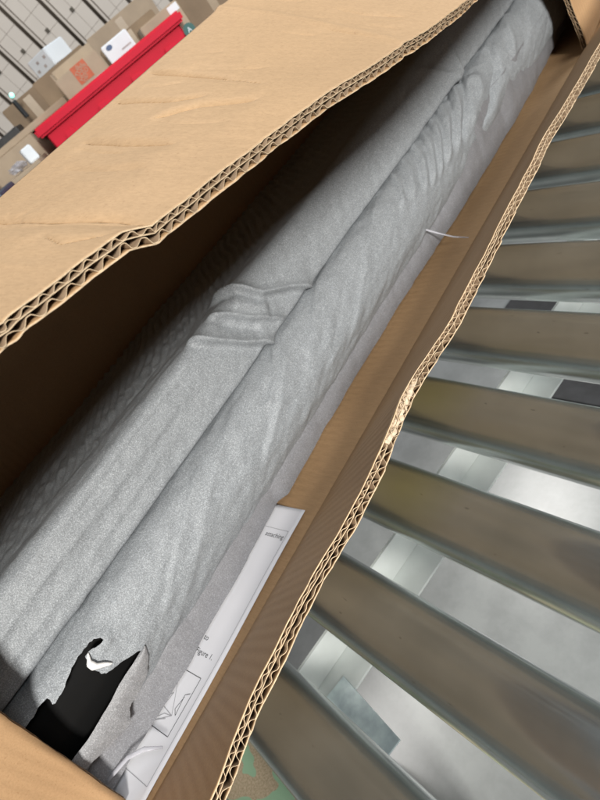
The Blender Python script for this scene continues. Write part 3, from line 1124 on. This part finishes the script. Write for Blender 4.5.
for sx in (-1, 1):
    for sy_ in (-1, 1):
        bm = bmesh.new()
        bmesh.ops.create_cone(bm, cap_ends=True, segments=20, radius1=0.05, radius2=0.05, depth=0.035)
        bmesh.ops.rotate(bm, cent=(0, 0, 0), matrix=Matrix.Rotation(math.pi / 2, 3, 'Y'), verts=bm.verts)
        bmesh.ops.translate(bm, vec=(sx * 0.3, sy_ * 0.3, 0.05), verts=bm.verts)
        me = bpy.data.meshes.new('castor')
        bm.to_mesh(me)
        bm.free()
        me.materials.append(M['dark'])
        o = bpy.data.objects.new('castor', me)
        C.objects.link(o)
        o.parent = bin_

ZB = 0.16
bg_carton('large plain carton at the bottom of the red bin under the smaller cartons', BD + 0.06, 0.0, ZB, 0.66, 0.70, 0.72, seam=False)
ZB2 = 0.8805
tA_, pA = bg_carton('brown carton with an orange square logo leaning up in the red bin', BD + 0.12, -0.086, ZB2, 0.222, 0.20, ZC + 0.112 - ZB2, flaps=True, seam=False)
hh = ZC + 0.112 - ZB2
# orange square with stencilled words across its diagonal
lo = pA('logo', (0.010, -0.1008, hh - 0.036), (0.074, 0.0012, 0.074), 'orange', 0)


def text_on(parent, body, size, loc, rz_, m, name='lettering', front=-1):
    cu = bpy.data.curves.new('text', 'FONT')
    cu.body = body
    cu.size = size
    cu.align_x = 'CENTER'
    cu.align_y = 'CENTER'
    cu.extrude = 0.0004
    tmp = bpy.data.objects.new('text', cu)
    C.objects.link(tmp)
    bpy.context.view_layer.update()
    me = bpy.data.meshes.new_from_object(tmp)
    bpy.data.objects.remove(tmp)
    me.materials.append(M[m])
    o = bpy.data.objects.new(name, me)
    C.objects.link(o)
    o.parent = parent
    o.matrix_basis = Matrix.Translation(loc) @ Matrix.Rotation(math.pi / 2, 4, 'X') @ Matrix.Rotation(rz_, 4, 'Z')
    return o


for i, wd in enumerate(('THE', 'HOME', 'DEPOT')):
    k = (1 - i) * 0.0175
    text_on(lo, wd, (0.025, 0.025, 0.022)[i], (0.010 - k * 0.707, -0.1022, hh - 0.036 + k * 0.707), math.radians(45), 'carton_bg')
pA('print_line', (0.062, -0.1008, hh - 0.088), (0.06, 0.0012, 0.010), 'carton_grey', 0)

tW, pW = bg_carton('white carton with a small blue oval emblem in the red bin', BD + 0.14, 0.117, ZB2, 0.136, 0.2, ZC + 0.099 - ZB2, m='carton_white', seam=False)
bm = bmesh.new()
bmesh.ops.create_circle(bm, cap_ends=True, segments=24, radius=0.013)
bmesh.ops.scale(bm, vec=(1.15, 0.8, 1), verts=bm.verts)
me = bpy.data.meshes.new('emblem')
bm.to_mesh(me)
bm.free()
me.materials.append(M['blue_print'])
o = bpy.data.objects.new('emblem', me)
C.objects.link(o)
o.parent = tW
o.matrix_basis = Matrix.Translation((-0.036, -0.1008, ZC + 0.080 - ZB2)) @ Matrix.Rotation(math.pi / 2, 4, 'X')
pW('print_line', (0.03, -0.1006, ZC + 0.045 - ZB2), (0.05, 0.001, 0.006), 'carton_grey', 0)
# long carton across the bin's right end
tL, pL = bg_carton('flat long brown carton with a pale label lying at the end of the red bin', BD + 0.14, 0.335, ZB2, 0.20, 0.42, ZC + 0.062 - ZB2, seam=False)
pL('label', (0.07, -0.2108, 0.185), (0.05, 0.001, 0.03), 'carton_white', 0)
bg_carton('plain carton at the back of the red bin under the white printed one', BD + 0.42, -0.16, ZB2, 0.30, 0.28, ZC + 0.172 - ZB2, m='carton_dark', seam=False)
t2, p2 = bg_carton('small white carton with grey printed side on top of the bin stack', BD + 0.48, -0.165, ZC + 0.1725, 0.15, 0.15, 0.082, yaw=math.radians(-42), m='carton_white', seam=False)
for q_ in range(4):
    p2('print_mark', (-0.045 + 0.03 * q_, -0.0757, 0.025 + 0.03 * (q_ % 2)), (0.018, 0.001, 0.012), 'carton_grey', 0)
p2('printed_side', (-0.0757, 0, 0.041), (0.001, 0.149, 0.081), 'carton_grey', 0)
bg_carton('dark plain carton standing at the back corner of the red bin', BD + 0.45, 0.20, ZB2, 0.32, 0.3, ZC + 0.10 - ZB2, m='carton_dark')

# stacks behind and beside the bin
for i, (D, E, w, dp, h1, h2, m1) in enumerate([(4.35, 0.27, 0.50, 0.5, 0.62, 0.62, 'carton_dark'), (4.2, 0.76, 0.50, 0.5, 0.6, 0.50, 'carton_dark'), (4.0, -0.44, 0.36, 0.4, 0.66, 0.56, 'carton_dark')]):
    pos = ('behind the long carton', 'past the end of the red bin', 'beside the grey printed carton')[i]
    bg_carton('large brown carton at the bottom of the stack ' + pos, D, E, 0.0, w, dp, h1, m=m1, group='cartons stacked around the bin')
    bg_carton('brown carton on top of the stack ' + pos, D + 0.02, E, h1 + 0.0005, w - 0.04, dp - 0.04, h2 - (0 if i else 0.0), yaw=0.06 * (i - 1), m=('carton_bg' if i == 0 else m1), group='cartons stacked around the bin')
t3, p3 = bg_carton('thin brown flat carton resting across the red bin rim and the tall carton', 3.30, -0.44, RIMZ + 0.0006, 0.44, 0.40, 0.030, seam=False)
bg_carton('tall brown carton standing against the end of the red bin', 3.22, -0.62, 0.0, 0.36, 0.55, RIMZ, seam=False, m='carton_bg')
bg_carton('short brown carton on the tall one beside the black case', 3.34, -0.745, RIMZ + 0.0005, 0.14, 0.3, 0.06, seam=False, m='carton_dark')
bg_carton('long flat brown carton topping the pile beside the dark crate', 2.94, -0.66, 0.86, 0.44, 0.22, 0.10, yaw=-0.05, seam=False)
bg_carton('brown carton carrying the long flat one beside the dark crate', 2.93, -0.68, 0.0, 0.36, 0.24, 0.8595, seam=True, m='carton_dark')
bg_carton('tiny white carton on the long flat carton beside the red bin', 2.99, -0.475, 0.9605, 0.05, 0.06, 0.065, yaw=0.3, seam=False, m='carton_white')
bg_carton('small dark carton lying on the long flat carton by the navy crate', 2.97, -0.77, 0.9605, 0.17, 0.15, 0.055, yaw=0.12, m='carton_dark')
bg_carton('thin pale carton lying on the small dark one by the navy crate', 2.98, -0.78, 1.0165, 0.13, 0.12, 0.022, yaw=-0.1, seam=False)
o = boxo('navy_crate', bgp(2.5, -0.735, 0.485), (0.40, 0.3, 0.97), M['navy'], None, 0.01, Matrix.Rotation(YAW, 3, 'Z'))
tag(o, 'dark navy plastic crate beside the pile of flat cartons', 'crate')
o = boxo('black_case', bgp(3.7, -0.62, 0.56), (0.2, 0.2, 1.12), M['dark'], None, 0.01, Matrix.Rotation(YAW, 3, 'Z'))
tag(o, 'black upright case behind the pile of flat cartons', 'case')


def crumple(name, label, c, r, m, cat, seed, sq=(1, 1, 1)):
    bm = bmesh.new()
    bmesh.ops.create_icosphere(bm, subdivisions=3, radius=r)
    for v in bm.verts:
        n = v.co.normalized()
        k = 1 + 0.75 * float(fbm(n.x * 2.3 + seed, n.y * 2.3 + n.z * 1.7))
        v.co = Vector((n.x * r * k * sq[0], n.y * r * k * sq[1], n.z * r * k * sq[2]))
    zmin = min(v.co.z for v in bm.verts)
    bmesh.ops.translate(bm, vec=Vector(c) - Vector((0, 0, zmin)), verts=bm.verts)
    o = bm_obj(name, bm, m)
    return tag(o, label, cat)


crumple('crumpled_plastic', 'crumpled clear plastic bag on the flat cartons next to the red bin', bgp(3.02, -0.56, 0.9605), 0.030, M['film'], 'plastic bag', 3, (1.5, 1, 0.5))
# small green indicator lamp on the black case
gl = bpy.data.materials.new('green_lamp')
nt, bs = nodes_of(gl)
bs.inputs['Emission Color'].default_value = (0.15, 0.95, 0.75, 1)
bs.inputs['Emission Strength'].default_value = 1.6
lampt = thing('indicator_lamp', 'small glowing green indicator lamp on a short post on the black case', 'lamp', bgp(3.8, -0.47 + 0.0, 1.1205))
M['gl'] = gl
bm = bmesh.new()
bmesh.ops.create_uvsphere(bm, u_segments=20, v_segments=12, radius=0.013)
bmesh.ops.translate(bm, vec=bgp(3.78, -0.455, ZC + 0.212), verts=bm.verts)
bm_obj('bulb', bm, gl, lampt)
boxo('post', bgp(3.8, -0.47, (ZC + 0.19 + 1.1205) / 2), (0.02, 0.02, ZC + 0.19 - 1.1205), M['dark'], lampt, 0.003)
# round teal tag at the end of the bin
bm = bmesh.new()
bmesh.ops.create_cone(bm, cap_ends=True, segments=32, radius1=0.026, radius2=0.026, depth=0.004)
tagt = thing('teal_tag', 'round teal tag with a white letter A on the end of the red bin', 'tag', (0, 0, 0))
tagt.matrix_basis = Matrix.Translation(bgp(2.985, 0.393, ZC - 0.058)) @ Matrix.Rotation(YAW, 4, 'Z')
me = bpy.data.meshes.new('disc')
bmesh.ops.rotate(bm, cent=(0, 0, 0), matrix=Matrix.Rotation(math.pi / 2, 3, 'X'), verts=bm.verts)
bm.to_mesh(me)
bm.free()
me.materials.append(M['teal'])
o = bpy.data.objects.new('disc', me)
C.objects.link(o)
o.parent = tagt
text_on(tagt, 'A', 0.028, (0, -0.003, 0), 0, 'carton_white')

# cream panelled doors leaning in a row before the far wall
LEAN = math.radians(9)
for k in range(9):
    e = -1.45 + 0.305 * k
    t = thing('panel_board', 'tall cream panelled board with small dark latches leaning in the far row', 'board', (0, 0, 0), 'cream boards leaning in a row')
    t.matrix_basis = Matrix.Translation(bgp(7.1, e, 0.03)) @ Matrix.Rotation(YAW, 4, 'Z') @ Matrix.Rotation(-LEAN, 4, 'Y')

    def lpart(nm, loc, size, m, bev=0.004, t=t):
        bm = bmesh.new()
        box_bm(bm, loc, size)
        if bev:
            bmesh.ops.bevel(bm, geom=list(bm.edges), offset=bev, segments=1, affect='EDGES')
        me = bpy.data.meshes.new(nm)
        bm.to_mesh(me)
        bm.free()
        me.materials.append(M[m])
        o = bpy.data.objects.new(nm, me)
        C.objects.link(o)
        o.parent = t
        return o
    lpart('core', (0, 0.03, 1.3), (0.232, 0.06, 2.6), 'cream')
    lpart('edge_strip', (-0.136, 0.035, 1.3), (0.030, 0.05, 2.6), 'cream')
    for j in range(13):
        z = 0.01 + j * 0.199
        for q in (-1, 1):
            lpart('panel', (q * 0.0575, -0.006, z + 0.098), (0.1135, 0.012, 0.1975), 'cream', 0.0025)
    for z in (0.75, 1.62):
        lpart('latch', (-0.01, -0.018, z), (0.036, 0.012, 0.036), 'gap', 0.002)
wl = boxo('wall', bgp(8.0, 0, 2.0), (9, 0.1, 4.0), mat('far_wall_paint', (0.17, 0.14, 0.11), 0.7, var=0.05, scale=2), None, 0, Matrix.Rotation(YAW, 3, 'Z'))
wl['kind'] = 'structure'
